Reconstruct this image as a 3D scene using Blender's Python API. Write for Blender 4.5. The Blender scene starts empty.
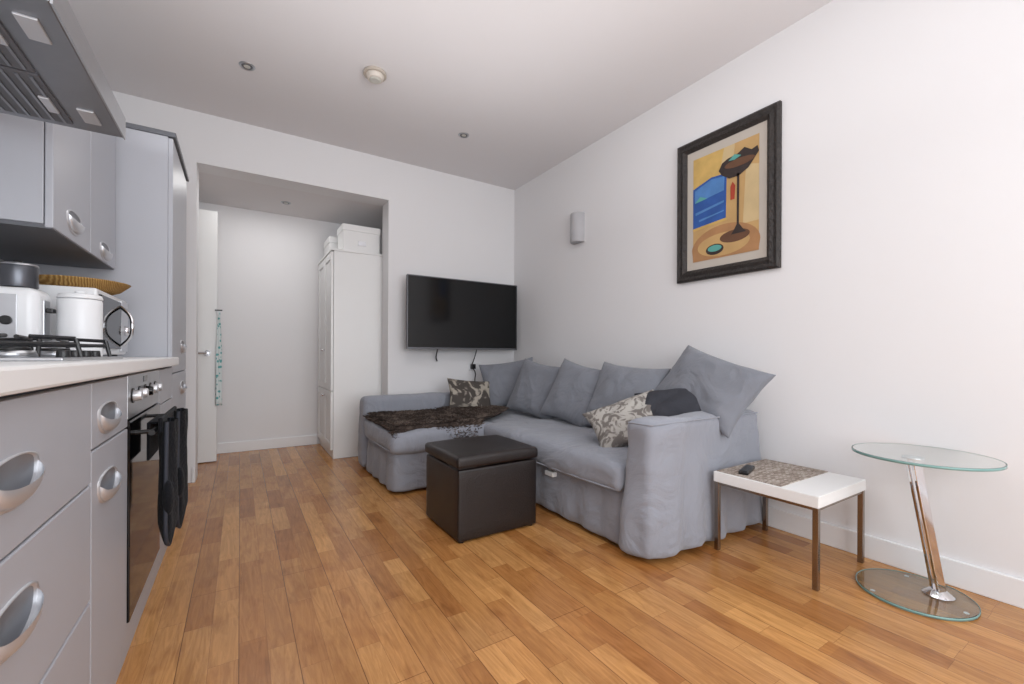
import bpy, bmesh, math, random
from mathutils import Vector, Matrix, noise
random.seed(7)
S=bpy.context.scene
try:
    S.view_settings.view_transform='Standard'
    S.view_settings.look='None'
except Exception: pass

# ---------------------------------------------------------------- materials
def srgb(r,g,b):
    f=lambda c:(c/255/12.92) if c/255<=0.04045 else ((c/255+0.055)/1.055)**2.4
    return (f(r),f(g),f(b),1)
def mat(name,col,rough=0.5,metal=0.0,var=0.06,scale=8,bump=0.0,bscale=60,coat=0.0,spec=0.5,sheen=0.0,trans=0.0,wrinkle=0.0):
    m=bpy.data.materials.new(name); m.use_nodes=True
    nt=m.node_tree; b=nt.nodes['Principled BSDF']
    b.inputs['Roughness'].default_value=rough; b.inputs['Metallic'].default_value=metal
    b.inputs['Specular IOR Level'].default_value=spec
    b.inputs['Coat Weight'].default_value=coat
    b.inputs['Sheen Weight'].default_value=sheen
    b.inputs['Transmission Weight'].default_value=trans
    tc=nt.nodes.new('ShaderNodeTexCoord')
    n=nt.nodes.new('ShaderNodeTexNoise'); n.inputs['Scale'].default_value=scale; n.inputs['Detail'].default_value=4
    nt.links.new(tc.outputs['Object'],n.inputs['Vector'])
    mx=nt.nodes.new('ShaderNodeMix'); mx.data_type='RGBA'
    mx.inputs[6].default_value=tuple(min(1,c*(1-var)) for c in col[:3])+(1,)
    mx.inputs[7].default_value=tuple(min(1,c*(1+var)) for c in col[:3])+(1,)
    nt.links.new(n.outputs['Fac'],mx.inputs[0]); nt.links.new(mx.outputs[2],b.inputs['Base Color'])
    last=None
    if wrinkle>0:
        n3=nt.nodes.new('ShaderNodeTexNoise'); n3.inputs['Scale'].default_value=3.6; n3.inputs['Detail'].default_value=3; n3.inputs['Distortion'].default_value=2.4
        n3.inputs['Roughness'].default_value=0.45
        nt.links.new(tc.outputs['Object'],n3.inputs['Vector'])
        b3=nt.nodes.new('ShaderNodeBump'); b3.inputs['Strength'].default_value=wrinkle; b3.inputs['Distance'].default_value=0.05
        nt.links.new(n3.outputs['Fac'],b3.inputs['Height']); last=b3
    if bump>0:
        n2=nt.nodes.new('ShaderNodeTexNoise'); n2.inputs['Scale'].default_value=bscale; n2.inputs['Detail'].default_value=3
        nt.links.new(tc.outputs['Object'],n2.inputs['Vector'])
        bp=nt.nodes.new('ShaderNodeBump'); bp.inputs['Strength'].default_value=bump; bp.inputs['Distance'].default_value=0.01
        nt.links.new(n2.outputs['Fac'],bp.inputs['Height'])
        if last: nt.links.new(last.outputs['Normal'],bp.inputs['Normal'])
        last=bp
    if last: nt.links.new(last.outputs['Normal'],b.inputs['Normal'])
    return m

M={}
M['wall']=mat('wall_paint',srgb(230,229,230),0.85,var=0.012,scale=2,bump=0.03,bscale=200)
M['ceil']=mat('ceiling_paint',srgb(226,223,224),0.9,var=0.01,scale=2)
M['trim']=mat('trim_gloss_white',srgb(234,234,235),0.4,var=0.01)
M['white']=mat('white_lacquer',srgb(234,234,233),0.35,var=0.01)
M['plastic']=mat('white_plastic',srgb(228,229,231),0.3,var=0.02)
M['kit']=mat('kitchen_grey_laminate',srgb(172,174,181),0.38,var=0.015,scale=3)
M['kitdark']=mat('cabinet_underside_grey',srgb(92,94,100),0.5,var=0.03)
M['gap']=mat('shadow_gap_dark',srgb(60,62,68),0.7)
M['counter']=mat('white_worktop',srgb(232,231,230),0.3,var=0.02,scale=30)
M['steel']=mat('brushed_steel',srgb(190,192,196),0.32,1.0,var=0.05,scale=20)
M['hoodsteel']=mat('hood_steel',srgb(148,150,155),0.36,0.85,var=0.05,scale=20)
M['chrome']=mat('chrome',srgb(225,225,228),0.08,1.0,var=0.01)
M['alu']=mat('satin_aluminium',srgb(205,206,210),0.32,0.55,var=0.02)
M['aludish']=mat('handle_recess_grey',srgb(140,142,148),0.4,0.4,var=0.02)
M['brownmetal']=mat('table_leg_metal',srgb(150,138,128),0.25,1.0,var=0.05)
M['black']=mat('black_enamel',srgb(22,22,24),0.35,var=0.1)
M['blackglass']=mat('black_glass',srgb(10,10,12),0.06,var=0.05,spec=0.35)
M['screen']=mat('tv_screen',srgb(14,15,17),0.12,var=0.02,spec=0.4)
M['bezel']=mat('tv_bezel',srgb(105,106,110),0.3,0.6)
M['fabric']=mat('sofa_fabric',srgb(145,148,157),0.95,var=0.07,scale=7,bump=0.25,bscale=300,sheen=0.2,spec=0.2,wrinkle=0.42)
M['fabric2']=mat('cushion_fabric',srgb(126,129,137),0.95,var=0.08,scale=9,bump=0.3,bscale=280,sheen=0.2,spec=0.2,wrinkle=0.42)
M['darkfab']=mat('charcoal_fabric',srgb(60,61,67),0.95,var=0.12,scale=9,bump=0.3,bscale=280,spec=0.2,wrinkle=0.4)
M['leather']=mat('dark_brown_leather',srgb(27,20,19),0.34,var=0.12,scale=10,bump=0.35,bscale=180)
M['fur']=mat('fur_throw',srgb(70,60,55),0.9,var=0.35,scale=30,spec=0.2)
M['fur2']=mat('fur_tips',srgb(106,94,86),0.9,var=0.3,scale=30,spec=0.2)
M['towel']=mat('black_oven_glove_cloth',srgb(22,23,27),0.95,var=0.2,bump=0.5,bscale=120,sheen=0.05,spec=0.15)
M['binding']=mat('glove_binding',srgb(46,49,58),0.8,var=0.1)
M['paper']=mat('picture_mount',srgb(190,182,172),0.8,var=0.03)
M['tan']=mat('art_tan',srgb(192,156,104),0.8,var=0.22,scale=9)
M['gold']=mat('art_gold',srgb(200,166,98),0.8,var=0.28,scale=12)
M['cream']=mat('art_cream',srgb(202,178,134),0.8,var=0.18,scale=9)
M['orange']=mat('art_terracotta',srgb(170,126,86),0.8,var=0.25,scale=12)
M['brown']=mat('art_brown',srgb(104,72,52),0.8,var=0.3,scale=12)
M['blue']=mat('art_blue',srgb(46,86,156),0.8,var=0.35,scale=14)
M['blue2']=mat('art_blue_light',srgb(80,128,186),0.8,var=0.3,scale=14)
M['red']=mat('art_red',srgb(168,66,44),0.8,var=0.2)
M['teal']=mat('art_teal',srgb(90,160,152),0.8,var=0.2)
M['artdark']=mat('art_dark',srgb(54,44,42),0.8,var=0.4,scale=20)
M['frame']=mat('carved_black_frame',srgb(42,37,35),0.5,var=0.6,scale=45,bump=0.9,bscale=70)
M['pot']=mat('pan_dark_metal',srgb(92,94,100),0.3,0.8)
M['screenlite']=mat('lamp_glass_off',srgb(190,188,180),0.3)
M['lampw']=mat('wall_lamp_plaster',srgb(178,177,180),0.6)
M['cable']=mat('cable_black',srgb(25,25,27),0.5)

def glass(name,tint):
    m=bpy.data.materials.new(name); m.use_nodes=True; nt=m.node_tree
    b=nt.nodes['Principled BSDF']; b.inputs['Base Color'].default_value=tint
    b.inputs['Roughness'].default_value=0.02; b.inputs['Transmission Weight'].default_value=1; b.inputs['IOR'].default_value=1.35
    return m
M['glass']=glass('clear_glass',(0.90,0.96,0.95,1))
M['glassedge']=mat('glass_edge_green',srgb(120,158,154),0.1,var=0.05)

def wicker(name,c1,c2,sc,bmp=0.6,dirn='DIAGONAL'):
    m=mat(name,c1,0.85,spec=0.2); nt=m.node_tree; b=nt.nodes['Principled BSDF']
    tc=nt.nodes.new('ShaderNodeTexCoord'); w=nt.nodes.new('ShaderNodeTexWave'); w.inputs['Scale'].default_value=sc; w.inputs['Distortion'].default_value=2
    w.inputs['Detail'].default_value=2
    w.bands_direction=dirn
    nt.links.new(tc.outputs['Object'],w.inputs['Vector'])
    mx=nt.nodes.new('ShaderNodeMix'); mx.data_type='RGBA'; mx.inputs[6].default_value=c1; mx.inputs[7].default_value=c2
    nt.links.new(w.outputs['Fac'],mx.inputs[0]); nt.links.new(mx.outputs[2],b.inputs['Base Color'])
    bp=nt.nodes.new('ShaderNodeBump'); bp.inputs['Strength'].default_value=bmp; bp.inputs['Distance'].default_value=0.005
    nt.links.new(w.outputs['Fac'],bp.inputs['Height']); nt.links.new(bp.outputs['Normal'],b.inputs['Normal'])
    return m
M['wicker']=wicker('wicker_straw',srgb(150,112,62),srgb(196,158,98),60)
M['wicker2']=wicker('wicker_brown',srgb(90,50,28),srgb(140,90,55),60)
def woven():
    m=mat('woven_runner',srgb(150,140,130),0.95,spec=0.1); nt=m.node_tree; b=nt.nodes['Principled BSDF']
    tc=nt.nodes.new('ShaderNodeTexCoord')
    k=nt.nodes.new('ShaderNodeTexBrick'); k.inputs['Scale'].default_value=1; k.inputs['Brick Width'].default_value=0.034; k.inputs['Row Height'].default_value=0.0095
    k.inputs['Mortar Size'].default_value=0.0010; k.inputs['Color1'].default_value=srgb(196,186,176); k.inputs['Color2'].default_value=srgb(144,130,120); k.inputs['Mortar'].default_value=srgb(100,88,80)
    nt.links.new(tc.outputs['Object'],k.inputs['Vector']); nt.links.new(k.outputs['Color'],b.inputs['Base Color'])
    return m
M['runner']=woven()

def patterned(name,c1,c2,sc,thr=0.5):
    m=mat(name,c1,0.95); nt=m.node_tree; b=nt.nodes['Principled BSDF']
    tc=nt.nodes.new('ShaderNodeTexCoord'); n=nt.nodes.new('ShaderNodeTexNoise'); n.inputs['Scale'].default_value=sc; n.inputs['Detail'].default_value=2; n.inputs['Distortion'].default_value=1.6
    nt.links.new(tc.outputs['Object'],n.inputs['Vector'])
    cr=nt.nodes.new('ShaderNodeValToRGB'); e=cr.color_ramp.elements
    e[0].position=thr-0.05; e[0].color=c1; e[1].position=thr+0.05; e[1].color=c2
    nt.links.new(n.outputs['Fac'],cr.inputs[0]); nt.links.new(cr.outputs[0],b.inputs['Base Color'])
    return m
M['pat']=patterned('grey_floral_print',srgb(172,168,162),srgb(112,106,102),17)
M['pat2']=patterned('brown_beige_print',srgb(74,68,64),srgb(168,160,148),9,0.52)

# floor
def floor_mat():
    m=bpy.data.materials.new('oak_strip_floor'); m.use_nodes=True; nt=m.node_tree; L=nt.links
    b=nt.nodes['Principled BSDF']
    tc=nt.nodes.new('ShaderNodeTexCoord'); sp=nt.nodes.new('ShaderNodeSeparateXYZ'); L.new(tc.outputs['Object'],sp.inputs[0])
    cb=nt.nodes.new('ShaderNodeCombineXYZ'); L.new(sp.outputs['Y'],cb.inputs['X']); L.new(sp.outputs['X'],cb.inputs['Y'])
    def brick(w,h,mort,c1,c2,cm,off,sq=1.0,freq=2):
        k=nt.nodes.new('ShaderNodeTexBrick'); k.inputs['Scale'].default_value=1; k.inputs['Brick Width'].default_value=w
        k.inputs['Row Height'].default_value=h; k.inputs['Mortar Size'].default_value=mort; k.inputs['Mortar Smooth'].default_value=0.2
        k.inputs['Color1'].default_value=c1; k.inputs['Color2'].default_value=c2; k.inputs['Mortar'].default_value=cm
        k.offset=off; k.offset_frequency=freq; k.squash=sq; k.squash_frequency=3; L.new(cb.outputs[0],k.inputs['Vector']); return k
    k1=brick(0.40,0.08,0.0005,srgb(165,110,58),srgb(202,152,94),srgb(130,88,50),0.37,1.6)
    k2=brick(2.1,0.16,0.0014,(0.89,0.88,0.87,1),(1.05,1.04,1.03,1),(0.42,0.35,0.28,1),0.41)
    k3=brick(0.31,0.08,0.0,(0.92,0.89,0.86,1),(1.08,1.07,1.06,1),(1,1,1,1),0.63,1.0,3)
    mp=nt.nodes.new('ShaderNodeMapping'); mp.inputs['Scale'].default_value=(2.6,26,1); L.new(cb.outputs[0],mp.inputs[0])
    off=nt.nodes.new('ShaderNodeVectorMath'); off.operation='MULTIPLY_ADD'
    L.new(k1.outputs['Color'],off.inputs[0]); off.inputs[1].default_value=(60,60,60); L.new(mp.outputs[0],off.inputs[2])
    n=nt.nodes.new('ShaderNodeTexNoise'); n.inputs['Scale'].default_value=1.4; n.inputs['Detail'].default_value=7; n.inputs['Distortion'].default_value=2.2; n.inputs['Roughness'].default_value=0.62
    L.new(off.outputs[0],n.inputs['Vector'])
    cr=nt.nodes.new('ShaderNodeValToRGB'); e=cr.color_ramp.elements; e[0].position=0.3; e[0].color=(0.74,0.68,0.61,1); e[1].position=0.66; e[1].color=(1.12,1.11,1.1,1)
    L.new(n.outputs['Fac'],cr.inputs[0])
    mp2=nt.nodes.new('ShaderNodeMapping'); mp2.inputs['Scale'].default_value=(5,13,1); L.new(cb.outputs[0],mp2.inputs[0])
    v=nt.nodes.new('ShaderNodeTexNoise'); v.inputs['Scale'].default_value=1.0; v.inputs['Detail'].default_value=3; L.new(mp2.outputs[0],v.inputs['Vector'])
    cr2=nt.nodes.new('ShaderNodeValToRGB'); e=cr2.color_ramp.elements; e[0].position=0.28; e[0].color=(0.76,0.69,0.62,1); e[1].position=0.46; e[1].color=(1,1,1,1)
    L.new(v.outputs['Fac'],cr2.inputs[0])
    def mul(a,c):
        x=nt.nodes.new('ShaderNodeMix'); x.data_type='RGBA'; x.blend_type='MULTIPLY'; x.inputs[0].default_value=1
        L.new(a,x.inputs[6]); L.new(c,x.inputs[7]); return x.outputs[2]
    o=mul(mul(mul(mul(k1.outputs['Color'],k2.outputs['Color']),k3.outputs['Color']),cr.outputs[0]),cr2.outputs[0])
    L.new(o,b.inputs['Base Color'])
    b.inputs['Roughness'].default_value=0.24; b.inputs['Specular IOR Level'].default_value=0.55
    bp=nt.nodes.new('ShaderNodeBump'); bp.inputs['Strength'].default_value=0.25; bp.inputs['Distance'].default_value=0.002
    L.new(n.outputs['Fac'],bp.inputs['Height']); L.new(bp.outputs['Normal'],b.inputs['Normal'])
    return m
M['floor']=floor_mat()

# ---------------------------------------------------------------- geometry helpers
def group(name,loc):
    e=bpy.data.objects.new(name,None); e.location=loc; e.empty_display_size=0.1
    S.collection.objects.link(e); return e
def finish(name,bm,m,parent=None,smooth=False,bevel=0.0,origin=None,seg=2):
    bmesh.ops.recalc_face_normals(bm,faces=bm.faces)
    me=bpy.data.meshes.new(name); bm.to_mesh(me); bm.free()
    if isinstance(m,(list,tuple)):
        for k in m: me.materials.append(k)
    else: me.materials.append(m)
    o=bpy.data.objects.new(name,me); S.collection.objects.link(o)
    if parent is not None:
        me.transform(Matrix.Translation(-Vector(parent.location))); o.parent=parent
    elif origin is not None:
        me.transform(Matrix.Translation(-Vector(origin))); o.location=origin
    if smooth:
        for p in me.polygons: p.use_smooth=True
    if bevel>0:
        md=o.modifiers.new('bevel','BEVEL'); md.width=bevel; md.segments=seg; md.limit_method='ANGLE'; md.angle_limit=0.6
    return o
def bbox(bm,x0,x1,y0,y1,z0,z1,mi=0):
    r=bmesh.ops.create_cube(bm,size=1)
    for v in r['verts']:
        v.co=Vector(((x0+x1)/2+v.co.x*(x1-x0),(y0+y1)/2+v.co.y*(y1-y0),(z0+z1)/2+v.co.z*(z1-z0)))
    fs=set(f for v in r['verts'] for f in v.link_faces)
    for f in fs: f.material_index=mi
    return r['verts']
def box(name,x0,x1,y0,y1,z0,z1,m,parent=None,bevel=0.0,**k):
    bm=bmesh.new(); bbox(bm,x0,x1,y0,y1,z0,z1); return finish(name,bm,m,parent,bevel=bevel,**k)
def boxes(name,lst,m,parent=None,bevel=0.0,**k):
    bm=bmesh.new()
    for b in lst: bbox(bm,*b)
    return finish(name,bm,m,parent,bevel=bevel,**k)
def bcyl(bm,c,axis,r1,r2,h,seg=32,mi=0):
    r=bmesh.ops.create_cone(bm,cap_ends=True,segments=seg,radius1=r1,radius2=r2,depth=h)
    q=Vector((0,0,1)).rotation_difference(Vector(axis).normalized()).to_matrix().to_4x4()
    bmesh.ops.transform(bm,matrix=Matrix.Translation(Vector(c))@q,verts=r['verts'])
    for f in set(f for v in r['verts'] for f in v.link_faces): f.material_index=mi
    return r['verts']
def cyl(name,c,axis,r1,r2,h,m,parent=None,bevel=0.0,seg=40,smooth=True,**k):
    bm=bmesh.new(); bcyl(bm,c,axis,r1,r2,h,seg)
    o=finish(name,bm,m,parent,bevel=bevel,**k)
    if smooth:
        for p in o.data.polygons:
            p.use_smooth=len(p.vertices)==4
    return o
def rod(bm,a,b,r,seg=12):
    a=Vector(a);b=Vector(b); bcyl(bm,(a+b)/2,b-a,r,r,(b-a).length,seg)
def flatbar(bm,a,b,w,t,wdir):
    a=Vector(a);b=Vector(b); d=(b-a).normalized(); w_=Vector(wdir); w_=(w_-d*w_.dot(d)).normalized(); n=d.cross(w_)
    vs=[bm.verts.new(p+w_*sx*w/2+n*sy*t/2) for p in (a,b) for sx,sy in((-1,-1),(1,-1),(1,1),(-1,1))]
    for f in ((0,1,2,3),(7,6,5,4),(0,4,5,1),(1,5,6,2),(2,6,7,3),(3,7,4,0)): bm.faces.new([vs[i] for i in f])
def tube(name,pts,r,m,parent=None,cyclic=False,**k):
    cu=bpy.data.curves.new(name,'CURVE'); cu.dimensions='3D'; cu.bevel_depth=r; cu.bevel_resolution=4
    sp=cu.splines.new('NURBS'); sp.points.add(len(pts)-1)
    for i,p in enumerate(pts): sp.points[i].co=(*p,1)
    sp.use_endpoint_u=True; sp.use_cyclic_u=cyclic; sp.order_u=3
    o=bpy.data.objects.new(name,cu); S.collection.objects.link(o)
    dg=bpy.context.evaluated_depsgraph_get(); me=bpy.data.meshes.new_from_object(o.evaluated_get(dg))
    bpy.data.objects.remove(o); me.materials.clear(); me.materials.append(m)
    o=bpy.data.objects.new(name,me); S.collection.objects.link(o)
    for p in me.polygons: p.use_smooth=True
    if parent is not None:
        me.transform(Matrix.Translation(-Vector(parent.location))); o.parent=parent
    return o
def softbox(name,x0,x1,y0,y1,z0,z1,r,m,parent=None,amp=0.006,res=0.045,puff=0.0,flare=0.0,seed=0,fold=0.0):
    def coords(a,b):
        L=[a,a+r*.25,a+r*.6]; n=max(2,int((b-a-2*r)/res)); L+=[a+r+(b-a-2*r)*i/n for i in range(n+1)]
        return L+[b-r*.6,b-r*.25,b]
    X,Y,Z=coords(x0,x1),coords(y0,y1),coords(z0,z1); bm=bmesh.new()
    def grid(A,B,fn):
        g=[[bm.verts.new(fn(a,b)) for b in B] for a in A]
        for i in range(len(A)-1):
            for j in range(len(B)-1): bm.faces.new((g[i][j],g[i+1][j],g[i+1][j+1],g[i][j+1]))
    grid(X,Y,lambda a,b:(a,b,z0)); grid(X,Y,lambda a,b:(a,b,z1)); grid(X,Z,lambda a,b:(a,y0,b)); grid(X,Z,lambda a,b:(a,y1,b))
    grid(Y,Z,lambda a,b:(x0,a,b)); grid(Y,Z,lambda a,b:(x1,a,b))
    bmesh.ops.remove_doubles(bm,verts=bm.verts,dist=1e-5)
    cx,cy=(x0+x1)/2,(y0+y1)/2
    for v in bm.verts:
        p=v.co.copy(); q=Vector((min(max(p.x,x0+r),x1-r),min(max(p.y,y0+r),y1-r),min(max(p.z,z0+r),z1-r)))
        n=p-q; n=n.normalized() if n.length>1e-9 else Vector((0,0,1))
        p=q+n*r
        s=noise.noise(p*5+Vector((seed,0,0)))+0.5*noise.noise(p*13+Vector((0,seed,0)))
        p+=n*s*amp
        if puff and n.z>0.5:
            u=(p.x-cx)/(x1-x0)*2; w=(p.y-cy)/(y1-y0)*2; p.z+=puff*max(0,1-u*u)**.5*max(0,1-w*w)**.5
        if flare:
            t=max(0,1-(p.z-z0)/(0.45)); h=Vector((min(n.x,0.0),n.y,0))
            p+=h*flare*t*(1+0.9*math.sin((p.x+p.y)*34+seed)*fold)
        v.co=p
    return finish(name,bm,m,parent,smooth=True)
def pillow(name,c,w,h,t,rot,m,parent=None,n=22,seed=0,sag=0.0):
    bm=bmesh.new(); R=rot.to_4x4(); 
    def P(u,v,s):
        a=abs(u);b=abs(v)
        k=1-0.12*(1-b*b)*a**2
        k2=1-0.12*(1-a*a)*b**2
        th=t/2*(max(0,1-a**2.6)**.55)*(max(0,1-b**2.6)**.55)
        x=u*w/2*k; y=v*h/2*k2
        wr=0.016*noise.noise(Vector((u*2.2+seed,v*2.2,s)))+0.007*noise.noise(Vector((u*6+seed,v*6,s*3)))
        z=s*(th+wr*min(1,th/(t/2)*2))
        z+=-sag*(u*u)*0.5
        return Matrix.Translation(c)@R@Vector((x,y,z))
    for s in (1,-1):
        g=[[bm.verts.new(P(-1+2*i/n,-1+2*j/n,s)) for j in range(n+1)] for i in range(n+1)]
        for i in range(n):
            for j in range(n): bm.faces.new((g[i][j],g[i+1][j],g[i+1][j+1],g[i][j+1]))
    bmesh.ops.remove_doubles(bm,verts=bm.verts,dist=1e-4)
    for v in bm.verts:
        if v.co.x>2.525: v.co.x=2.525   # cloth corner rests against the wall
    o=finish(name,bm,m,parent,smooth=True,origin=None if parent else c)
    sb=o.modifiers.new('s','SUBSURF'); sb.levels=1; sb.render_levels=1
    return o

# ---------------------------------------------------------------- room shell
XR=2.54; XL=-0.87; YB=3.98; CH=2.77; YF=-1.5; YH=5.0; HC=2.39
box('floor',XL-0.1,XR+0.1,YF-0.1,YH+0.1,-0.1,0,M['floor'])
box('ceiling',XL-0.1,XR+0.1,YF-0.1,YB+0.2,CH,CH+0.1,M['ceil'])
box('ceiling_hall',XL-0.1,1.5,YB+0.2,YH+0.1,HC,HC+0.1,M['ceil'])
box('wall_right',XR,XR+0.1,YF-0.1,YB+0.2,0,CH,M['wall'])
box('wall_left',XL-0.1,XL,YF-0.1,YH+0.1,0,CH,M['wall'])
boxes('wall_back',[(XL,-0.28,YB,YB+0.2,0,CH),(1.157,XR,YB,YB+0.2,0,CH),(-0.28,1.157,YB,YB+0.2,HC,CH)],M['wall'])
box('wall_hall_back',XL,1.5,YH,YH+0.1,0,HC,M['wall'])
box('wall_hall_right',1.4,1.5,YB+0.2,YH,0,HC,M['wall'])
boxes('wall_front',[(XL,-0.6,YF-0.1,YF,0,CH),(2.3,XR,YF-0.1,YF,0,CH),(-0.6,2.3,YF-0.1,YF,0,0.35),(-0.6,2.3,YF-0.1,YF,2.5,CH)],M['wall'])
w=group('window_1',(0.85,YF-0.05,0.35))
boxes('frame',[(-0.6,2.3,YF-0.08,YF-0.02,0.35,0.41),(-0.6,2.3,YF-0.08,YF-0.02,2.44,2.5),(-0.6,-0.54,YF-0.08,YF-0.02,0.41,2.44),(2.24,2.3,YF-0.08,YF-0.02,0.41,2.44),(0.34,0.40,YF-0.08,YF-0.02,0.41,2.44),(1.28,1.34,YF-0.08,YF-0.02,0.41,2.44)],M['trim'],w)
box('baseboard_right',XR-0.016,XR,YF,YB,0,0.11,M['trim'],bevel=0.004)
boxes('baseboard_back',[(1.157,XR-0.016,YB-0.016,YB,0,0.11),(-0.30,-0.28,YB-0.0161,YB,0,0.11)],M['trim'],bevel=0.004)
box('baseboard_hall',XL,0.70,YH-0.016,YH,0,0.10,M['trim'],bevel=0.004)

# hall door leaf
d=group('door_1',(-0.5,4.64,0))
box('leaf',XL+0.01,-0.175,4.62,4.66,0.008,2.22,M['white'],d,bevel=0.003)
cyl('rose',(-0.245,4.612,0.965),(0,1,0),0.025,0.025,0.012,M['chrome'],d)
bm=bmesh.new(); rod(bm,(-0.245,4.61,0.965),(-0.245,4.57,0.965),0.009); rod(bm,(-0.245,4.572,0.965),(-0.35,4.572,0.965),0.009); finish('lever',bm,M['chrome'],d)
box('hook',-0.19,-0.135,4.60,4.62,1.34,1.35,M['black'],d)
def scarf_mat():
    m=mat('teal_spotted_scarf',srgb(200,220,220),0.9); nt=m.node_tree; b=nt.nodes['Principled BSDF']
    tc=nt.nodes.new('ShaderNodeTexCoord'); v=nt.nodes.new('ShaderNodeTexVoronoi'); v.inputs['Scale'].default_value=34
    nt.links.new(tc.outputs['Object'],v.inputs['Vector']); cr=nt.nodes.new('ShaderNodeValToRGB'); e=cr.color_ramp.elements
    e[0].position=.30; e[0].color=srgb(100,170,170); e[1].position=.44; e[1].color=srgb(214,222,222)
    nt.links.new(v.outputs['Distance'],cr.inputs[0]); nt.links.new(cr.outputs[0],b.inputs['Base Color']); return m
bm=bmesh.new(); g=[]
for i in range(25):
    z=1.335-0.83*i/24; wd=0.015+0.03*min(1,i/10)
    g.append([bm.verts.new((-0.158+wd*(j/6-0.5)*1.0,4.588+0.006*math.sin(j*2.1+z*4),z)) for j in range(7)])
for i in range(24):
    for j in range(6): bm.faces.new((g[i][j],g[i][j+1],g[i+1][j+1],g[i+1][j]))
o=finish('hanging_scarf',bm,scarf_mat(),d,smooth=True); o.modifiers.new('s','SOLIDIFY').thickness=0.003

# wardrobe
wx0,wx1,wy0,wy1,wh=0.700,1.32,4.2,4.98,1.93
g_=group('wardrobe',((wx0+wx1)/2,(wy0+wy1)/2,0))
boxes('carcass',[(wx0+0.022,wx1,wy0,wy1,0.0,wh-0.02)],M['white'],g_,bevel=0.003)
box('top_panel',wx0-0.005,wx1+0.005,wy0-0.008,wy1,wh-0.02,wh,M['white'],g_,bevel=0.003)
for k,(a,b) in enumerate(((wy0+0.005,(wy0+wy1)/2-0.002),((wy0+wy1)/2+0.002,wy1-0.005))):
    for zz,(z0,z1) in enumerate(((0.08,0.62),(0.625,wh-0.03))):
        fr=0.06
        boxes(f'door_{k}_{zz}',[(wx0,wx0+0.02,a,a+fr,z0,z1),(wx0,wx0+0.02,b-fr,b,z0,z1),(wx0,wx0+0.02,a+fr,b-fr,z0,z0+fr),(wx0,wx0+0.02,a+fr,b-fr,z1-fr,z1),(wx0+0.01,wx0+0.02,a+fr,b-fr,z0+fr,z1-fr)],M['white'],g_,bevel=0.002)
    yk=(b-0.03) if k==0 else a+0.03
    cyl(f'knob_{k}',(wx0-0.012,yk,1.0),(1,0,0),0.012,0.009,0.024,M['chrome'],g_)
    cyl(f'knob_low_{k}',(wx0-0.012,yk,0.56),(1,0,0),0.012,0.009,0.024,M['chrome'],g_)
def sbox(name,x0,x1,y0,y1,z0,z1):
    g=group(name,((x0+x1)/2,(y0+y1)/2,z0))
    box('body',x0+0.006,x1-0.006,y0+0.006,y1-0.006,z0,z1-0.05,M['white'],g,bevel=0.004)
    box('lid',x0,x1,y0,y1,z1-0.06,z1,M['white'],g,bevel=0.004)
    box('label_holder',(x0+x1)/2-0.035,(x0+x1)/2+0.035,y0-0.003,y0+0.002,z0+0.06,z0+0.1,M['alu'],g)
sbox('storage_box',0.80,1.15,4.22,4.5,wh,wh+0.25)
sbox('storage_box',0.74,1.12,4.56,4.9,wh,wh+0.20)

# ---------------------------------------------------------------- ceiling fixtures
def downlight(x,y,z):
    g=group('recessed_downlight',(x,y,z))
    bm=bmesh.new()
    prof=[(0.030,-0.001),(0.034,-0.006),(0.042,-0.005),(0.045,0.0)]
    seg=32; rings=[[bm.verts.new((x+r*math.cos(2*math.pi*i/seg),y+r*math.sin(2*math.pi*i/seg),z+h)) for i in range(seg)] for r,h in prof]
    for a in range(len(rings)-1):
        for i in range(seg): bm.faces.new((rings[a][i],rings[a][(i+1)%seg],rings[a+1][(i+1)%seg],rings[a+1][i]))
    finish('trim_ring',bm,M['steel'],g,smooth=True)
    cyl('lamp_face',(x,y,z-0.002),(0,0,1),0.029,0.031,0.004,M['kitdark'],g)
    cyl('bulb',(x,y,z-0.004),(0,0,1),0.017,0.02,0.005,M['screenlite'],g)
downlight(0.03,3.18,CH); downlight(1.55,3.21,CH); downlight(0.36,4.58,HC)
g_=group('smoke_detector',(0.726,2.81,CH))
cyl('base',(0.726,2.81,CH-0.010),(0,0,1),0.072,0.070,0.020,mat('detector_ring',srgb(186,176,164),0.5),g_,bevel=0.003)
cyl('cap',(0.726,2.81,CH-0.033),(0,0,1),0.046,0.058,0.028,mat('detector_cap',srgb(206,198,188),0.5),g_,bevel=0.004)
cyl('vent_ring',(0.726,2.81,CH-0.050),(0,0,1),0.028,0.038,0.008,M['screenlite'],g_,bevel=0.002)

# ---------------------------------------------------------------- TV
g_=group('wall_mounted_tv',(1.86,3.8,1.35))
tx0,tx1,tz0,tz1,ty=1.275,2.46,1.01,1.69,3.80
box('housing',tx0,tx1,ty,ty+0.03,tz0,tz1,M['black'],g_,bevel=0.006)
box('back_bulge',tx0+0.25,tx1-0.25,ty+0.03,ty+0.06,tz0+0.1,tz1-0.15,M['black'],g_,bevel=0.01)
boxes('bezel',[(tx0,tx1,ty-0.004,ty+0.002,tz0,tz0+0.018),(tx0,tx1,ty-0.004,ty+0.002,tz1-0.008,tz1),(tx0,tx0+0.008,ty-0.004,ty+0.002,tz0+0.018,tz1-0.008),(tx1-0.008,tx1,ty-0.004,ty+0.002,tz0+0.018,tz1-0.008)],M['bezel'],g_)
box('screen',tx0+0.008,tx1-0.008,ty-0.0015,ty+0.001,tz0+0.018,tz1-0.008,M['screen'],g_)
boxes('wall_bracket',[(1.7,2.05,ty+0.06,YB,1.25,1.45)],M['black'],g_)
tube('cable_a',[(1.60,3.86,1.02),(1.60,3.90,0.96),(1.61,3.93,0.92),(1.63,3.95,0.9)],0.006,M['cable'],g_)
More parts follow.
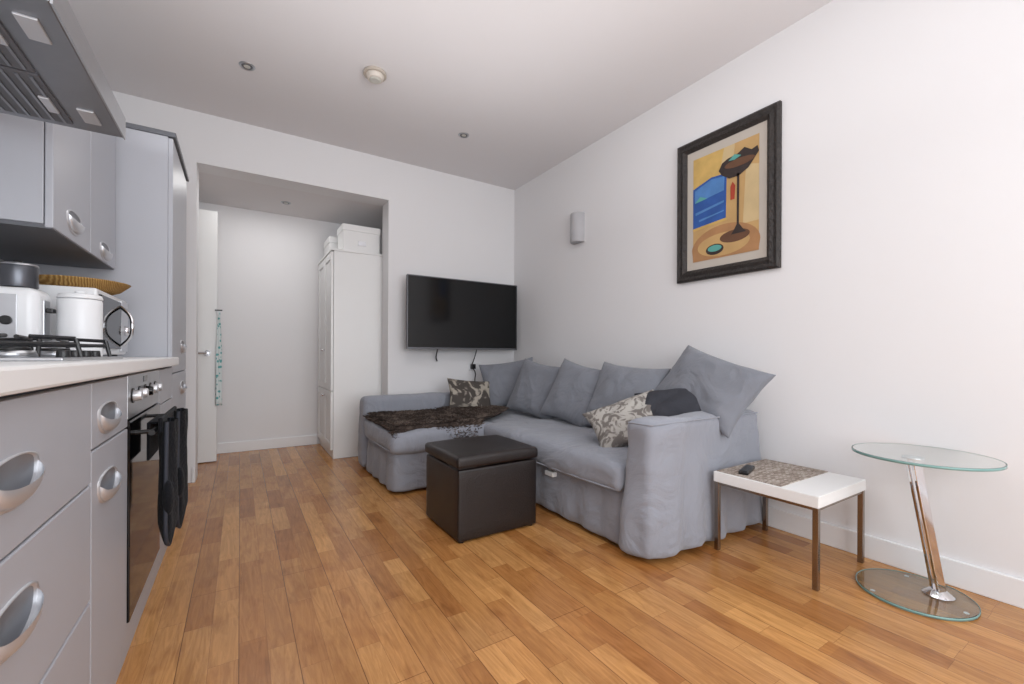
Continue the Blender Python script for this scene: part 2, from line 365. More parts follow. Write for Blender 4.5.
tube('cable_b',[(2.02,3.86,1.02),(2.03,3.93,0.92),(2.0,3.95,0.84),(2.06,3.95,0.78),(2.04,3.95,0.70),(2.05,3.95,0.60)],0.005,M['cable'],g_)
g_=group('wall_socket',(2.06,YB,0.84)); box('plate',1.98,2.13,YB-0.012,YB,0.80,0.885,M['plastic'],g_,bevel=0.004)
box('plug',2.0,2.05,YB-0.045,YB-0.012,0.815,0.865,M['black'],g_,bevel=0.006)

# wall light
bm=bmesh.new(); seg=20; rows=[]
for z in (1.955,1.96,2.205,2.21):
    k=0.96 if z in(1.955,2.21) else 1
    rows.append([bm.verts.new((XR-0.085*k*math.sin(math.pi*i/seg),2.91-0.07*k*math.cos(math.pi*i/seg),z)) for i in range(seg+1)])
for a in range(3):
    for i in range(seg): bm.faces.new((rows[a][i],rows[a][i+1],rows[a+1][i+1],rows[a+1][i]))
bm.faces.new(rows[0]); bm.faces.new(rows[-1][::-1])
o=finish('wall_sconce',bm,M['lampw'],None,origin=(XR,2.91,2.09))
for p in o.data.polygons: p.use_smooth=len(p.vertices)==4

# ---------------------------------------------------------------- framed picture
py0,py1,pz0,pz1=1.22,1.88,1.452,2.375
g_=group('framed_picture',(XR,1.55,1.9))
fw=0.072
bm=bmesh.new()
prof=[(0,0.0),(0,0.022),(0.012,0.032),(0.03,0.026),(0.05,0.032),(0.062,0.022),(fw,0.014),(fw,0.0)]
loops=[]
for (ins,h) in prof:
    loops.append([bm.verts.new((XR-0.002-h,y,z)) for y,z in((py0+ins,pz0+ins),(py1-ins,pz0+ins),(py1-ins,pz1-ins),(py0+ins,pz1-ins))])
for a in range(len(loops)-1):
    for i in range(4): bm.faces.new((loops[a][i],loops[a][(i+1)%4],loops[a+1][(i+1)%4],loops[a+1][i]))
finish('frame',bm,M['frame'],g_)
box('mount',XR-0.012,XR-0.002,py0+fw-0.005,py1-fw+0.005,pz0+fw-0.005,pz1-fw+0.005,M['paper'],g_)
ay0,ay1,az0,az1=py0+fw+0.045,py1-fw-0.045,pz0+fw+0.05,pz1-fw-0.055
def art(name,pts,m,lay):
    bm=bmesh.new(); vs=[bm.verts.new((XR-0.0125-0.0006*lay,ay1-(ay1-ay0)*a,az0+(az1-az0)*b)) for a,b in pts]
    bm.faces.new(vs); return finish(name,bm,m,g_)
def ell(cx,cy,rx,ry,n=24,a0=0,a1=360): return [(cx+rx*math.cos(math.radians(a0+(a1-a0)*i/n)),cy+ry*math.sin(math.radians(a0+(a1-a0)*i/n))) for i in range(n)]
art('art_background',[(0,0),(1,0),(1,1),(0,1)],M['tan'],1)
art('art_upper_left',[(0,.66),(.42,.74),(.50,1),(0,1)],M['gold'],2)
art('art_upper_mid',[(.42,.74),(.62,.72),(.66,1),(.50,1)],M['cream'],2)
art('art_right',[(.78,.26),(1,.26),(1,.74),(.82,.78)],M['cream'],2)
art('art_sea',[(.0,.32),(.53,.35),(.54,.76),(.30,.77),(.0,.71)],M['blue'],3)
art('art_sky_light',[(.03,.57),(.50,.61),(.51,.74),(.30,.75),(.03,.69)],M['blue2'],4)
art('art_hill',[(.03,.57),(.12,.62),(.24,.585)],M['teal'],5)
art('art_wave',[(.04,.45),(.5,.50),(.5,.52),(.04,.475)],M['blue2'],4)
art('art_wave_2',[(.10,.38),(.5,.42),(.5,.43),(.10,.40)],M['blue2'],4)
art('art_sea_edge',[(.0,.30),(.55,.33),(.55,.355),(.0,.325)],M['gold'],4)
art('art_figure',[(.60,.50),(.66,.50),(.67,.62),(.63,.66),(.60,.62)],M['red'],5)
art('art_table',ell(.5,.10,.52,.20,30,0,180)+[(-.0,.02),(0,0),(1,0),(1,.02)],M['orange'],3)
art('art_table_top',ell(.48,.12,.40,.105,30),M['tan'],4)
art('art_table_shadow',ell(.66,.17,.22,.055,24),M['brown'],5)
art('art_glass_bowl',[(.42,.80),(.47,.75),(.58,.70),(.72,.695),(.86,.74),(1.0,.85),(.98,.90),(.90,.885),(.80,.93),(.70,.895),(.56,.885),(.47,.86)],M['artdark'],6)
art('art_glass_inner',ell(.73,.815,.22,.035,24),M['brown'],7)
art('art_leaf',[(.57,.86),(.66,.90),(.76,.87),(.66,.85)],M['teal'],8)
art('art_stem',[(.695,.72),(.73,.72),(.725,.27),(.78,.22),(.83,.185),(.61,.185),(.65,.22),(.695,.27)],M['artdark'],6)
art('art_bowl',ell(.36,.085,.14,.05,24),M['artdark'],6)
art('art_bowl_inner',ell(.36,.095,.11,.03,24),M['teal'],7)

# ---------------------------------------------------------------- sofa
sofa=g_=group('corner_sofa',(1.9,2.8,0))
F=M['fabric']
softbox('base_long',1.60,2.45,1.46,3.6,0.012,0.31,0.025,F,g_,amp=0.012,flare=0.016,seed=1,fold=.8)
softbox('base_chaise',0.89,1.8,2.90,3.62,0.012,0.30,0.025,F,g_,amp=0.012,flare=0.018,seed=2,fold=.8)
softbox('seat_cushion_long',1.545,2.40,1.47,2.92,0.275,0.43,0.055,F,g_,amp=0.018,puff=0.02,seed=3)
softbox('seat_cushion_chaise',0.855,1.70,2.85,3.68,0.275,0.43,0.055,F,g_,amp=0.014,puff=0.015,seed=4)
softbox('seat_cushion_corner',1.66,2.42,2.86,3.68,0.275,0.43,0.055,F,g_,amp=0.010,puff=0.0,seed=5)
softbox('arm_near',1.565,2.500,1.305,1.465,0.012,0.655,0.045,F,g_,amp=0.013,flare=0.030,seed=6,fold=.8)
softbox('backrest_right',2.34,2.500,1.46,3.86,0.012,0.65,0.05,F,g_,amp=0.008,seed=7)
softbox('backrest_back',0.86,2.49,3.66,3.84,0.012,0.605,0.05,F,g_,amp=0.008,flare=0.012,seed=8,fold=.4)
for nm,(x0,x1,y0,y1,z) in {'piping_long':(1.55,2.38,1.48,2.9,0.30),'piping_chaise':(0.86,1.7,2.855,3.66,0.30)}.items():
    pts=[(x1,y0+.0,z),(x0+.04,y0,z),(x0,y0+.04,z),(x0-.0,(y0+y1)/2,z-0.004),(x0,y1-.04,z),(x0+.04,y1,z),(x1,y1,z)]
    tube(nm,pts,0.005,F,g_)
tube('arm_piping',[(1.572,1.440,0.640),(1.575,1.33,0.640),(1.59,1.312,0.642),(1.63,1.308,0.643),(2.0,1.308,0.644),(2.46,1.308,0.642)],0.004,F,g_)
box('pull_tab',1.565,1.60,2.02,2.10,0.235,0.265,M['white'],g_,bevel=0.006)

# fur throw
g_=group('fur_throw',(1.3,3.2,0.45))
def fz(x,y):
    base=0.464+0.012*noise.noise(Vector((x*6,y*6,0)))+(0.012 if x>1.5 else 0)
    if y<2.90:
        t=2.90-y; return base-0.02-t*3.2*0.5 if t<0.03 else base-0.068-(t-0.03)*3.0
    return base
bm=bmesh.new(); gx,gy=60,40; G=[]
def fp(a,b):
    x=0.87+1.13*a; ys=2.875+0.03*math.sin(a*7)+ (0.36*max(0,(a-0.5)/.5)**1.3) - 0.035*math.exp(-((a-.40)/.2)**2)
    ye=3.63-0.03*math.sin(a*5)
    if a>.8: ye-=0.22*(a-.8)/.2
    y=ys+(ye-ys)*b
    z=fz(x,y); 
    if a<0.03: z-=0.02
    return Vector((x,max(y,2.825),z))
for i in range(gx+1): G.append([bm.verts.new(fp(i/gx,j/gy)) for j in range(gy+1)])
for i in range(gx):
    for j in range(gy): bm.faces.new((G[i][j],G[i+1][j],G[i+1][j+1],G[i][j+1]))
o=finish('hide',bm,M['fur'],g_,smooth=True); o.modifiers.new('s','SOLIDIFY').thickness=0.012
bm=bmesh.new()
for k in range(32000):
    a,b=random.random(),random.random(); p=fp(a,b)
    cl=noise.noise(p*16)
    ang=random.gauss(0,1.1)+cl*4+ -1.2; ln=random.uniform(0.02,0.045)
    d=Vector((math.cos(ang)*ln,math.sin(ang)*ln,random.uniform(.006,.022)))
    s=Vector((-d.y,d.x,0)).normalized()*0.0013
    v=[bm.verts.new(p-s),bm.verts.new(p+s),bm.verts.new(p+d*.6+s*.8+Vector((0,0,.006))),bm.verts.new(p+d)]
    f=bm.faces.new((v[0],v[1],v[2],v[3])); f.material_index=1 if (cl>0.1 and random.random()<.6) or random.random()<.15 else 0
me=finish('pile',bm,[M['fur'],M['fur2']],g_)

def bk(name,x,y,z,w,h,t,m,yaw=0,lean=18,roll=0,seed=0,parent=None):
    n=Vector((-math.cos(math.radians(yaw)),-math.sin(math.radians(yaw)),0))
    up=Vector((-n.x*math.sin(math.radians(lean)),-n.y*math.sin(math.radians(lean)),math.cos(math.radians(lean))))
    nn=Vector((n.x*math.cos(math.radians(lean)),n.y*math.cos(math.radians(lean)),math.sin(math.radians(lean))))
    r=up.cross(nn)
    R=Matrix((r,up,nn)).transposed()@Matrix.Rotation(math.radians(roll),3,'Z')
    return pillow(name,Vector((x,y,z)),w,h,t,R,m,parent,seed=seed)
bk('back_cushion_1',2.18,3.50,0.68,0.56,0.50,0.16,M['fabric2'],yaw=55,lean=20,roll=9,seed=1,parent=sofa)
bk('back_cushion_2',2.17,3.02,0.665,0.58,0.52,0.18,M['fabric2'],yaw=14,lean=22,roll=-8,seed=2,parent=sofa)
bk('back_cushion_3',2.18,2.52,0.665,0.56,0.52,0.18,M['fabric2'],yaw=12,lean=24,roll=-11,seed=3,parent=sofa)
bk('back_cushion_4',2.19,2.05,0.67,0.58,0.52,0.18,M['fabric2'],yaw=6,lean=24,roll=-4,seed=4,parent=sofa)
bk('back_cushion_5',2.26,1.49,0.785,0.66,0.42,0.17,M['fabric2'],yaw=-2,lean=32,roll=-18,seed=5,parent=sofa)
bk('patterned_cushion',1.90,1.74,0.585,0.48,0.34,0.12,M['pat'],yaw=34,lean=48,roll=30,seed=6)
bk('charcoal_cushion',2.08,1.60,0.655,0.42,0.30,0.13,M['darkfab'],yaw=24,lean=44,roll=12,seed=7)
bk('patterned_cushion',1.78,3.53,0.585,0.44,0.34,0.12,M['pat2'],yaw=84,lean=28,roll=-6,seed=8)

# ---------------------------------------------------------------- ottoman
g_=group('leather_ottoman',(1.175,2.2,0))
L=M['leather']
softbox('body',0.932,1.418,1.975,2.425,0.008,0.375,0.012,L,g_,amp=0.002,seed=3)
softbox('lid',0.924,1.426,1.967,2.433,0.38,0.44,0.018,L,g_,amp=0.002,puff=0.012,seed=4)
tube('lid_seam',[(0.928,1.975,0.382),(0.928,2.425,0.382),(1.422,2.425,0.382),(1.422,1.975,0.382),(0.928,1.975,0.382)],0.003,L,g_)
for i,(x,y) in enumerate(((0.96,2.00),(1.39,2.00),(0.96,2.40),(1.39,2.40))): cyl(f'foot_{i}',(x,y,0.006),(0,0,1),0.015,0.015,0.012,M['black'],g_)

# ---------------------------------------------------------------- white side table
g_=group('side_table',(2.225,1.04,0))
ax0,ax1,ay_0,ay_1,at=1.99,2.465,0.81,1.27,0.388
box('top',ax0,ax1,ay_0,ay_1,at-0.05,at,M['white'],g_,bevel=0.003)
for i,(x,y) in enumerate(((ax0+.014,ay_0+.014),(ax1-.014,ay_0+.014),(ax0+.014,ay_1-.014),(ax1-.014,ay_1-.014))):
    box(f'leg_{i}',x-.011,x+.011,y-.011,y+.011,0,at-0.05,M['brownmetal'],g_,bevel=0.002)
boxes('apron',[(ax0+.025,ax1-.025,ay_0+.006,ay_0+.022,at-.062,at-.05),(ax0+.025,ax1-.025,ay_1-.022,ay_1-.006,at-.062,at-.05),(ax0+.006,ax0+.022,ay_0+.025,ay_1-.025,at-.062,at-.05),(ax1-.022,ax1-.006,ay_0+.025,ay_1-.025,at-.062,at-.05)],M['brownmetal'],g_)
bm=bmesh.new(); bbox(bm,-0.228,0.230,-0.15,0.15,0,0.003)
bmesh.ops.transform(bm,matrix=Matrix.Translation((2.23,1.11,at+0.0003)),verts=bm.verts)
finish('woven_placemat',bm,M['runner'],None,origin=(2.23,1.11,at))
g_=group('remote_control',(2.09,1.17,at+0.005))
bm=bmesh.new(); bbox(bm,-0.022,0.022,-0.08,0.08,0,0.018); T=Matrix.Translation((2.11,1.17,at+0.0035))@Matrix.Rotation(math.radians(-72),4,'Z')
bmesh.ops.transform(bm,matrix=T,verts=bm.verts); finish('body',bm,M['black'],g_,bevel=0.006)
bm=bmesh.new()
for i in range(3):
    for j in range(6): bcyl(bm,T@Vector((-0.012+0.012*i,-0.05+0.02*j,0.0185)),(0,0,1),.0035,.0035,.002,10)
finish('buttons',bm,M['bezel'],g_)

# ---------------------------------------------------------------- glass table
gx_,gy_=2.308,0.60
g_=group('glass_side_table',(gx_,gy_,0))
cyl('glass_base',(gx_,gy_,0.007),(0,0,1),0.183,0.183,0.010,M['glass'],g_,bevel=0.003,seg=64)
cyl('glass_top',(2.307,0.575,0.566),(0,0,1),0.222,0.222,0.010,M['glass'],g_,bevel=0.003,seg=64)
def ring(name,c,r,t,m,p):
    bm=bmesh.new(); seg=64
    R=[[bm.verts.new((c[0]+rr*math.cos(2*math.pi*i/seg),c[1]+rr*math.sin(2*math.pi*i/seg),c[2]+z)) for i in range(seg)] for rr,z in((r,-t/2),(r+.0012,-t/2),(r+.0012,t/2),(r,t/2))]
    for a in range(4):
        for i in range(seg): bm.faces.new((R[a][i],R[a][(i+1)%seg],R[(a+1)%4][(i+1)%seg],R[(a+1)%4][i]))
    finish(name,bm,m,p,smooth=True)
ring('top_edge',(2.307,0.575,0.566),0.222,0.010,M['glassedge'],g_); ring('base_edge',(gx_,gy_,0.007),0.183,0.010,M['glassedge'],g_)
bm=bmesh.new()
for s in (-1,1):
    off=Vector((0.012*s,0.012*s,0)); flatbar(bm,Vector((2.362,0.54,0.03))+off,Vector((2.235,0.585,0.554))+off,0.032,0.012,(1,-.6,0))
finish('tilted_post',bm,M['chrome'],g_,bevel=0.002)
cyl('base_boss',(2.362,0.54,0.022),(0,0,1),0.05,0.022,0.022,M['chrome'],g_,bevel=0.002)
cyl('top_disc',(2.235,0.585,0.555),(0,0,1),0.035,0.035,0.010,M['chrome'],g_,bevel=0.002)
for i in range(3):
    a=i*2.09+.4; cyl(f'pad_{i}',(gx_+.155*math.cos(a),gy_+.155*math.sin(a),0.001),(0,0,1),.008,.008,.002,M['plastic'],g_)

# ---------------------------------------------------------------- kitchen
KX=-0.29; CT=0.942; CB=0.902
def handle(name,y,z,x,parent,w=0.18,h=0.080):
    bm=bmesh.new(); seg=32
    def D(t,s):
        c,q=math.cos(t),math.sin(t); return (y+w/2*s*c, z+(h*0.30 if q>0 else h*0.70)*s*(abs(q)**(0.75))*(1 if q>0 else -1)+h*0.2)
    def loop(xx,s): return [bm.verts.new((xx,*D(2*math.pi*i/seg,s))) for i in range(seg)]
    r0=loop(x-0.001,1.03); r1=loop(x+0.004,1.0); r2=loop(x+0.004,0.9); r3=loop(x+0.0015,0.86)
    for A,B in ((r0,r1),(r1,r2),(r2,r3)):
        for i in range(seg):
            j=(i+1)%seg; bm.faces.new((A[i],A[j],B[j],B[i]))
    f=bm.faces.new(r3); f.material_index=1
    n1,n2=22,7; G=[]
    for a in range(n2+1):
        t=a/n2; row=[]
        for b in range(n1+1):
            th=math.pi+math.pi*b/n1; sc=0.93*math.cos(math.pi/2*t*0.75)
            yy,zz=D(th,1); yy=y+(yy-y)*0.93; zz=(z+h*0.2)+(zz-(z+h*0.2))*sc
            row.append(bm.verts.new((x+0.004+0.018*math.sin(math.pi/2*t)*math.sin(math.pi*b/n1)**.7,yy,zz)))
        G.append(row)
    for a in range(n2):
        for b in range(n1): bm.faces.new((G[a][b],G[a][b+1],G[a+1][b+1],G[a+1][b]))
    bmesh.ops.remove_doubles(bm,verts=bm.verts,dist=1e-5)
    return finish(name,bm,[M['alu'],M['aludish']],parent,smooth=True)
def front(g,name,y0,y1,z0,z1): box(name,KX-0.02,KX,y0+.002,y1-.002,z0,z1,M['kit'],g,bevel=0.003)
g_=group('kitchen_base_unit',(-0.58,0.9,0))
box('carcass',XL+.001,KX-0.02,0.10,1.74,0.12,CB,M['gap'],g_)
box('plinth',XL+.05,KX-0.012,0.10,1.742,0,0.12,M['kit'],g_)
front(g_,'drawer_front_0',0.50,1.36,0.660,0.89); front(g_,'drawer_front_1',0.50,1.36,0.39,0.655); front(g_,'drawer_front_2',0.50,1.36,0.10,0.385)
front(g_,'drawer_front_3',0.10,0.50,0.10,0.89)
front(g_,'drawer_front_4',1.36,1.74,0.735,0.89); front(g_,'door_front_0',1.36,1.74,0.10,0.73)
for i,(y,z) in enumerate(((0.95,0.765),(0.95,0.55),(0.95,0.30),(1.50,0.795),(1.50,0.620))): handle(f'handle_{i}',y,z,KX,g_)
g_=group('kitchen_base_unit',(-0.58,2.55,0))
box('carcass',XL+.001,KX-0.02,2.345,2.75,0.12,CB,M['gap'],g_)
box('plinth',XL+.05,KX-0.012,2.344,2.75,0,0.12,M['kit'],g_)
front(g_,'door_front_1',2.345,2.75,0.10,0.735); front(g_,'appliance_fascia',2.345,2.75,0.74,0.89); handle('handle_5',2.56,0.64,KX,g_)
box('kitchen_worktop',XL+.001,KX+0.028,0.10,2.75,CB,CT,M['counter'],bevel=0.006)

# oven
g_=group('built_in_oven',(-0.58,2.04,0))
box('plinth',XL+.05,KX-0.012,1.743,2.343,0,0.12,M['kit'],g_)
box('body',XL+.05,KX-0.025,1.745,2.34,0.12,0.90,M['steel'],g_)
box('control_panel',KX-0.025,KX,1.745,2.34,0.755,0.892,M['steel'],g_,bevel=0.003)
box('door',KX-0.025,KX+0.005,1.745,2.34,0.13,0.75,M['blackglass'],g_,bevel=0.004)
bm=bmesh.new(); rod(bm,(KX+.05,1.79,0.705),(KX+.05,2.30,0.705),0.009,16); rod(bm,(KX,1.82,0.705),(KX+.05,1.82,0.705),0.007); rod(bm,(KX,2.27,0.705),(KX+.05,2.27,0.705),0.007)
finish('handle',bm,M['black'],g_,smooth=False)
for i in range(5):
    y=1.81+i*0.105
    cyl(f'knob_{i}',(KX+0.012,y,0.825),(1,0,0),0.019,0.015,0.024,M['alu' if i!=2 else 'blackglass'],g_,bevel=0.002)
    cyl(f'knob_collar_{i}',(KX+0.0015,y,0.825),(1,0,0),0.024,0.024,0.003,M['black'],g_)
box('display',KX-.001,KX+.002,1.985,2.055,0.86,0.88,M['blackglass'],g_)

# oven gloves: two padded mitts joined by a strap over the handle
g_=group('oven_gloves',(KX+.08,2.0,0.5))
def glove(name,y,z1,z0,w,x,th=0.022):
    bm=bmesh.new(); n=20
    def wid(t): return w*(0.74+0.26*min(1,t*2.0))*(1 if t<.78 else math.sqrt(max(0.0,1-((t-.78)/.22)**2))*.998+.002)
    for s in (1,-1):
        g=[]
        for i in range(n+1):
            t=i/n; z=z1+(z0-z1)*t; ww=wid(t)
            g.append([bm.verts.new((x+s*th*max(0,1-abs(2*j/10-1)**2.5)*(1 if t<.8 else max(.1,1-(t-.8)*4))+0.005*math.sin(j*1.3+z*16),y+ww*(j/10-.5),z)) for j in range(11)])
        for i in range(n):
            for j in range(10): bm.faces.new((g[i][j],g[i+1][j],g[i+1][j+1],g[i][j+1]))
    bmesh.ops.remove_doubles(bm,verts=bm.verts,dist=1e-4)
    finish(name,bm,M['towel'],g_,smooth=True)
    L_=[(x+.002,y-wid(i/n)/2,z1+(z0-z1)*i/n) for i in range(n+1)]; R_=[(x+.002,y+wid(i/n)/2,z1+(z0-z1)*i/n) for i in range(n,-1,-1)]
    tube(name+'_binding',L_+R_,0.006,M['binding'],g_)
    bm=bmesh.new()
    bmesh.ops.create_uvsphere(bm,u_segments=16,v_segments=10,radius=1)
    for v in bm.verts: v.co=Vector((x+.008+v.co.x*.016,y-w*.45+v.co.y*.03-v.co.z*.008,z0+(z1-z0)*.42+v.co.z*.06))
    finish(name+'_thumb',bm,M['towel'],g_,smooth=True)
glove('glove_left',1.86,0.735,0.31,0.16,KX+.085); glove('glove_right',2.12,0.74,0.28,0.17,KX+.090)
box('strap',KX+.064,KX+.076,1.80,2.18,0.70,0.75,M['towel'],g_,bevel=0.005)
boxes('strap_fold',[(KX+.030,KX+.076,1.87,2.06,0.722,0.730),(KX+.026,KX+.034,1.87,2.06,0.60,0.728)],M['towel'],g_,bevel=0.003)

# tall unit
g_=group('tall_fridge_housing',(-0.58,3.08,0))
box('side_panel',XL+.001,KX-0.02,2.752,3.40,0.10,2.05,M['kit'],g_,bevel=0.002)
box('plinth',XL+.05,KX-0.012,2.752,3.40,0,0.10,M['kit'],g_)
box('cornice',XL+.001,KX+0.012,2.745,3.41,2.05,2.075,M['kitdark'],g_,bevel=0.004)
box('door_upper',KX-0.02,KX,2.754,3.398,0.86,2.045,M['kit'],g_,bevel=0.003)
box('door_lower',KX-0.02,KX,2.754,3.398,0.10,0.855,M['kit'],g_,bevel=0.003)
handle('handle_u',3.18,1.0,KX,g_); handle('handle_l',3.18,0.76,KX,g_)

# wall cabinet
g_=group('wall_cabinet',(-0.68,2.3,1.38))
box('carcass',XL+.001,-0.522,1.92,2.72,1.365,2.05,M['kit'],g_,bevel=0.002)
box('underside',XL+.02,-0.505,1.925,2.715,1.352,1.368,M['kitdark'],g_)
box('door_0',-0.52,-0.50,1.922,2.318,1.355,2.045,M['kit'],g_,bevel=0.003)
box('door_1',-0.52,-0.50,2.322,2.718,1.355,2.045,M['kit'],g_,bevel=0.003)
handle('handle_0',2.12,1.42,-0.50,g_,w=.15); handle('handle_1',2.53,1.40,-0.50,g_,w=.15)
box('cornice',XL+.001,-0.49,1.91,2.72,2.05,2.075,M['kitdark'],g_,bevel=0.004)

# hood
g_=group('cooker_hood',(-0.6,1.43,1.62))
hx1,hy0,hy1,hz=-0.30,1.13,1.73,1.61
bm=bmesh.new()
prof=[(XL+.002,hz),(hx1,hz),(hx1,hz+.06),(-0.45,hz+0.10),(XL+.002,hz+0.12)]
A=[bm.verts.new((x,hy0,z)) for x,z in prof]; B=[bm.verts.new((x,hy1,z)) for x,z in prof]
bm.faces.new(A); bm.faces.new(B[::-1])
for i in range(5): bm.faces.new((A[i],A[(i+1)%5],B[(i+1)%5],B[i]))
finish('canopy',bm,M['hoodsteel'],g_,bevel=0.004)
box('chimney',XL+.002,-0.62,1.29,1.57,hz+.11,CH-.002,M['steel'],g_,bevel=0.002)
box('front_lip',hx1,hx1+.004,hy0,hy1,hz-.003,hz+.06,M['steel'],g_)
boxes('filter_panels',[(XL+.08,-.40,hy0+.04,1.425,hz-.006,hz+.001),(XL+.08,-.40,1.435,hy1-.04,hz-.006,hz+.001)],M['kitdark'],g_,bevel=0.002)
fl=[]
for i in range(16):
    x=XL+.10+i*.0235
    fl+= [(x,x+.006,hy0+.05,1.415,hz-.009,hz-.005),(x,x+.006,1.445,hy1-.05,hz-.009,hz-.005)]
boxes('filter_slots',fl,M['hoodsteel'],g_)
boxes('filter_catches',[(-.43,-.41,1.24,1.32,hz-.012,hz-.005),(-.43,-.41,1.54,1.62,hz-.012,hz-.005)],M['alu'],g_,bevel=0.002)
boxes('light_lenses',[(-.37,-.335,1.20,1.28,hz-.005,hz+.001),(-.37,-.335,1.58,1.66,hz-.005,hz+.001)],M['alu'],g_,bevel=0.002)

# hob
g_=group('gas_hob',(-0.58,1.63,CT))
box('steel_tray',-.83,-.33,1.33,1.91,CT,CT+.008,M['steel'],g_,bevel=0.003)
for i,(x,y) in enumerate(((-.455,1.48),(-.455,1.76),(-.70,1.48),(-.70,1.76))):
    cyl(f'burner_{i}',(x,y,CT+.016),(0,0,1),.045,.04,.016,M['steel'],g_); cyl(f'burner_cap_{i}',(x,y,CT+.028),(0,0,1),.034,.032,.008,M['black'],g_,bevel=.002)
    bm=bmesh.new(); zt=CT+.058
    for a in range(4):
        c,s=math.cos(a*math.pi/2),math.sin(a*math.pi/2)
        rod(bm,(x+c*.11,y+s*.11,zt-.004),(x+c*.03,y+s*.03,zt),.005,8)
        rod(bm,(x+c*.11,y+s*.11,zt-.004),(x+c*.12,y+s*.12,CT+.008),.005,8)
        c2,s2=math.cos((a+1)*math.pi/2),math.sin((a+1)*math.pi/2)
        rod(bm,(x+c*.112,y+s*.112,CT+.04),(x+c2*.112,y+s2*.112,CT+.04),.005,8)
    finish(f'pan_support_{i}',bm,M['black'],g_)
for i in range(4): cyl(f'knob_{i}',(-.347,1.40+i*.085,CT+.016),(0,0,1),.013,.011,.018,M['black'],g_,bevel=.002)

# microwave
g_=group('microwave',(-.60,2.4,CT))
mx_=-.445
box('case',-.82,mx_,2.15,2.63,CT+.012,1.20,M['plastic'],g_,bevel=.008)
box('door_glass',mx_-.002,mx_+.008,2.17,2.49,CT+.035,1.18,M['blackglass'],g_,bevel=.003)
box('control_panel',mx_-.002,mx_+.008,2.495,2.62,CT+.025,1.19,M['alu'],g_,bevel=.003)
cyl('dial',(mx_+.015,2.558,1.06),(1,0,0),.024,.02,.02,M['chrome'],g_)
tube('oval_handle',[(mx_+.008,2.47,.99),(mx_+.045,2.45,1.02),(mx_+.055,2.43,1.075),(mx_+.045,2.45,1.13),(mx_+.008,2.47,1.16)],.007,M['chrome'],g_)
for i,(x,y) in enumerate(((-.78,2.19),(-.48,2.19),(-.78,2.59),(-.48,2.59))): cyl(f'foot_{i}',(x,y,CT+.006),(0,0,1),.012,.012,.012,M['black'],g_)
bm=bmesh.new(); seg=40; prof=[(0.0,0.0),(.08,0.0),(.125,.018),(.155,.045),(.16,.05),(.15,.05),(.12,.026),(.08,.010),(0.0,.008)]
R=[]
for r,z in prof: R.append([bm.verts.new((-.55+r*.95*math.cos(2*math.pi*i/seg),2.43+r*1.1*math.sin(2*math.pi*i/seg),1.2005+z)) for i in range(seg)])
for a in range(len(R)-1):
    for i in range(seg): bm.faces.new((R[a][i],R[a][(i+1)%seg],R[a+1][(i+1)%seg],R[a+1][i]))
bmesh.ops.remove_doubles(bm,verts=bm.verts,dist=1e-5)
finish('wicker_tray',bm,M['wicker'],None,smooth=True,origin=(-.55,2.43,1.2005))
# toaster
g_=group('toaster',(-.64,2.0,CT))
softbox('body',-.76,-.535,1.93,2.065,CT+.008,1.165,.028,M['plastic'],g_,amp=0,res=.06)
boxes('slots',[(-.745,-.65,1.965,1.98,1.1635,1.1665),(-.745,-.65,2.01,2.025,1.1635,1.1665)],M['black'],g_)
box('lever_plate',-.536,-.532,1.97,2.02,CT+.05,1.13,M['steel'],g_,bevel=.002)
box('lever',-.532,-.515,1.98,2.01,1.09,1.105,M['black'],g_,bevel=.003)
box('side_plate',-.625,-.58,1.926,1.931,CT+.05,1.14,M['steel'],g_,bevel=.001)
cyl('side_dial',(-.602,1.923,1.06),(0,1,0),.014,.014,.008,M['black'],g_,bevel=.002)
box('base',-.75,-.545,1.94,2.055,CT,CT+.012,M['steel'],g_)
g_=group('steel_canister',(-.60,2.0,1.1665))
cyl('body',(-.60,2.0,1.202),(0,0,1),.046,.046,.070,M['pot'],g_,bevel=.003); cyl('lid',(-.60,2.0,1.240),(0,0,1),.048,.044,.008,M['steel'],g_,bevel=.002)
cyl('knob',(-.60,2.0,1.248),(0,0,1),.009,.011,.009,M['black'],g_)
# white food canister
g_=group('white_canister',(-.46,2.02,CT))
kx,ky=-.46,2.02
cyl('body',(kx,ky,CT+.100),(0,0,1),.056,.056,.20,M['plastic'],g_,bevel=.006)
cyl('lid',(kx,ky,CT+.208),(0,0,1),.058,.054,.016,M['plastic'],g_,bevel=.004)
cyl('lid_knob',(kx,ky,CT+.222),(0,0,1),.012,.015,.012,M['plastic'],g_,bevel=.003)
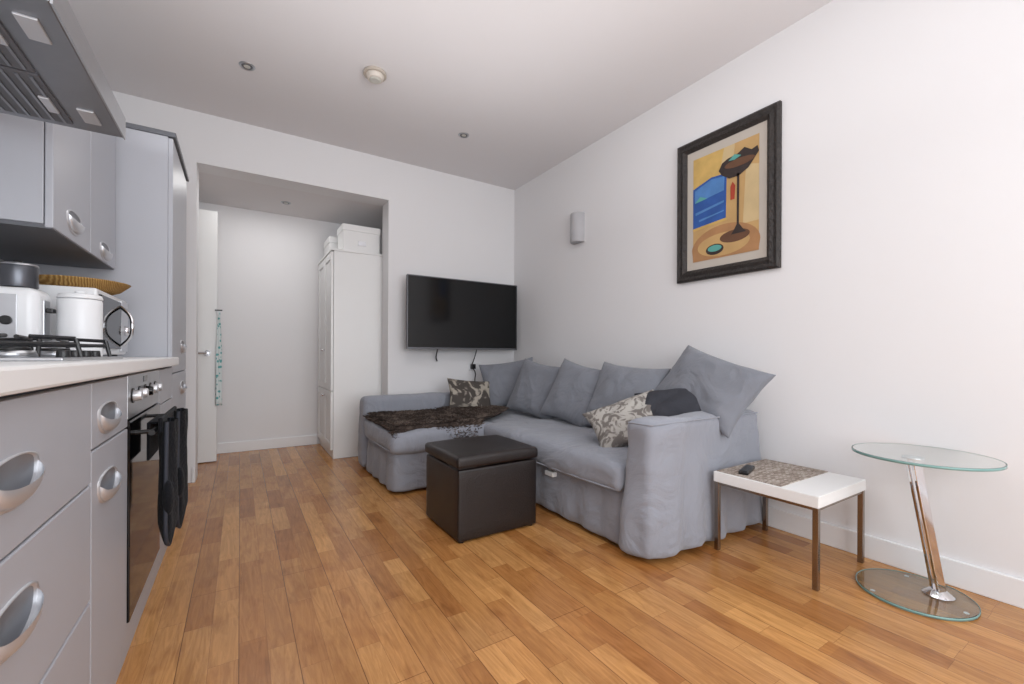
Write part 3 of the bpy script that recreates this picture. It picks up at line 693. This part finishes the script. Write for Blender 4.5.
# wicker basket on the wall cabinet
bm=bmesh.new(); prof=[(0,0),(.07,0),(.085,.05),(.09,.10),(.082,.10),(.078,.05),(0,.01)]; R=[]
for r,z in prof: R.append([bm.verts.new((-.60+r*math.cos(2*math.pi*i/seg),2.02+r*math.sin(2*math.pi*i/seg),2.076+z)) for i in range(seg)])
for a in range(len(R)-1):
    for i in range(seg): bm.faces.new((R[a][i],R[a][(i+1)%seg],R[a+1][(i+1)%seg],R[a+1][i]))
bmesh.ops.remove_doubles(bm,verts=bm.verts,dist=1e-5)
finish('wicker_basket',bm,M['wicker2'],None,smooth=True,origin=(-.60,2.02,2.076))

# ---------------------------------------------------------------- lights
def area(name,loc,rot,sx,sy,e,col=(1,1,1)):
    l=bpy.data.lights.new(name,'AREA'); l.shape='RECTANGLE'; l.size=sx; l.size_y=sy; l.energy=e; l.color=col
    o=bpy.data.objects.new(name,l); o.location=loc; o.rotation_euler=rot; S.collection.objects.link(o); return o
area('window_daylight',(0.75,YF-0.02,1.45),(math.radians(90),0,0),2.7,2.0,70,(0.965,0.985,1.0))
area('ceiling_fill',(0.6,1.2,CH-0.03),(0,0,0),1.8,1.8,13,(0.98,0.99,1.0))  # added fill, no such fitting; brightens the room away from the window
area('bounce_fill',(0.7,1.4,1.95),(math.radians(180),0,0),2.2,2.6,13,(0.98,0.99,1.0))  # unseen upward light added to brighten the ceiling and bounce back down
area('hall_lamp',(0.2,4.4,HC-0.02),(0,0,0),0.6,0.4,3.8,(1.0,0.99,0.98))
wd=bpy.data.worlds.new('World'); S.world=wd; wd.use_nodes=True
bg=wd.node_tree.nodes['Background']; bg.inputs[0].default_value=(0.85,0.91,1,1); bg.inputs[1].default_value=1.5

# ---------------------------------------------------------------- camera
th=math.radians(32.3); cam=bpy.data.cameras.new('Camera'); co=bpy.data.objects.new('Camera',cam); S.collection.objects.link(co)
cam.lens=430/1024*36; cam.sensor_width=36; cam.shift_y=(355-342)/1024; cam.clip_start=0.05
co.matrix_world=Matrix.Translation((0,0,0.96))@Matrix.Rotation(-th,4,'Z')@Matrix.Rotation(math.radians(90),4,'X')@Matrix.Rotation(math.radians(0.25),4,'Z')
S.camera=co
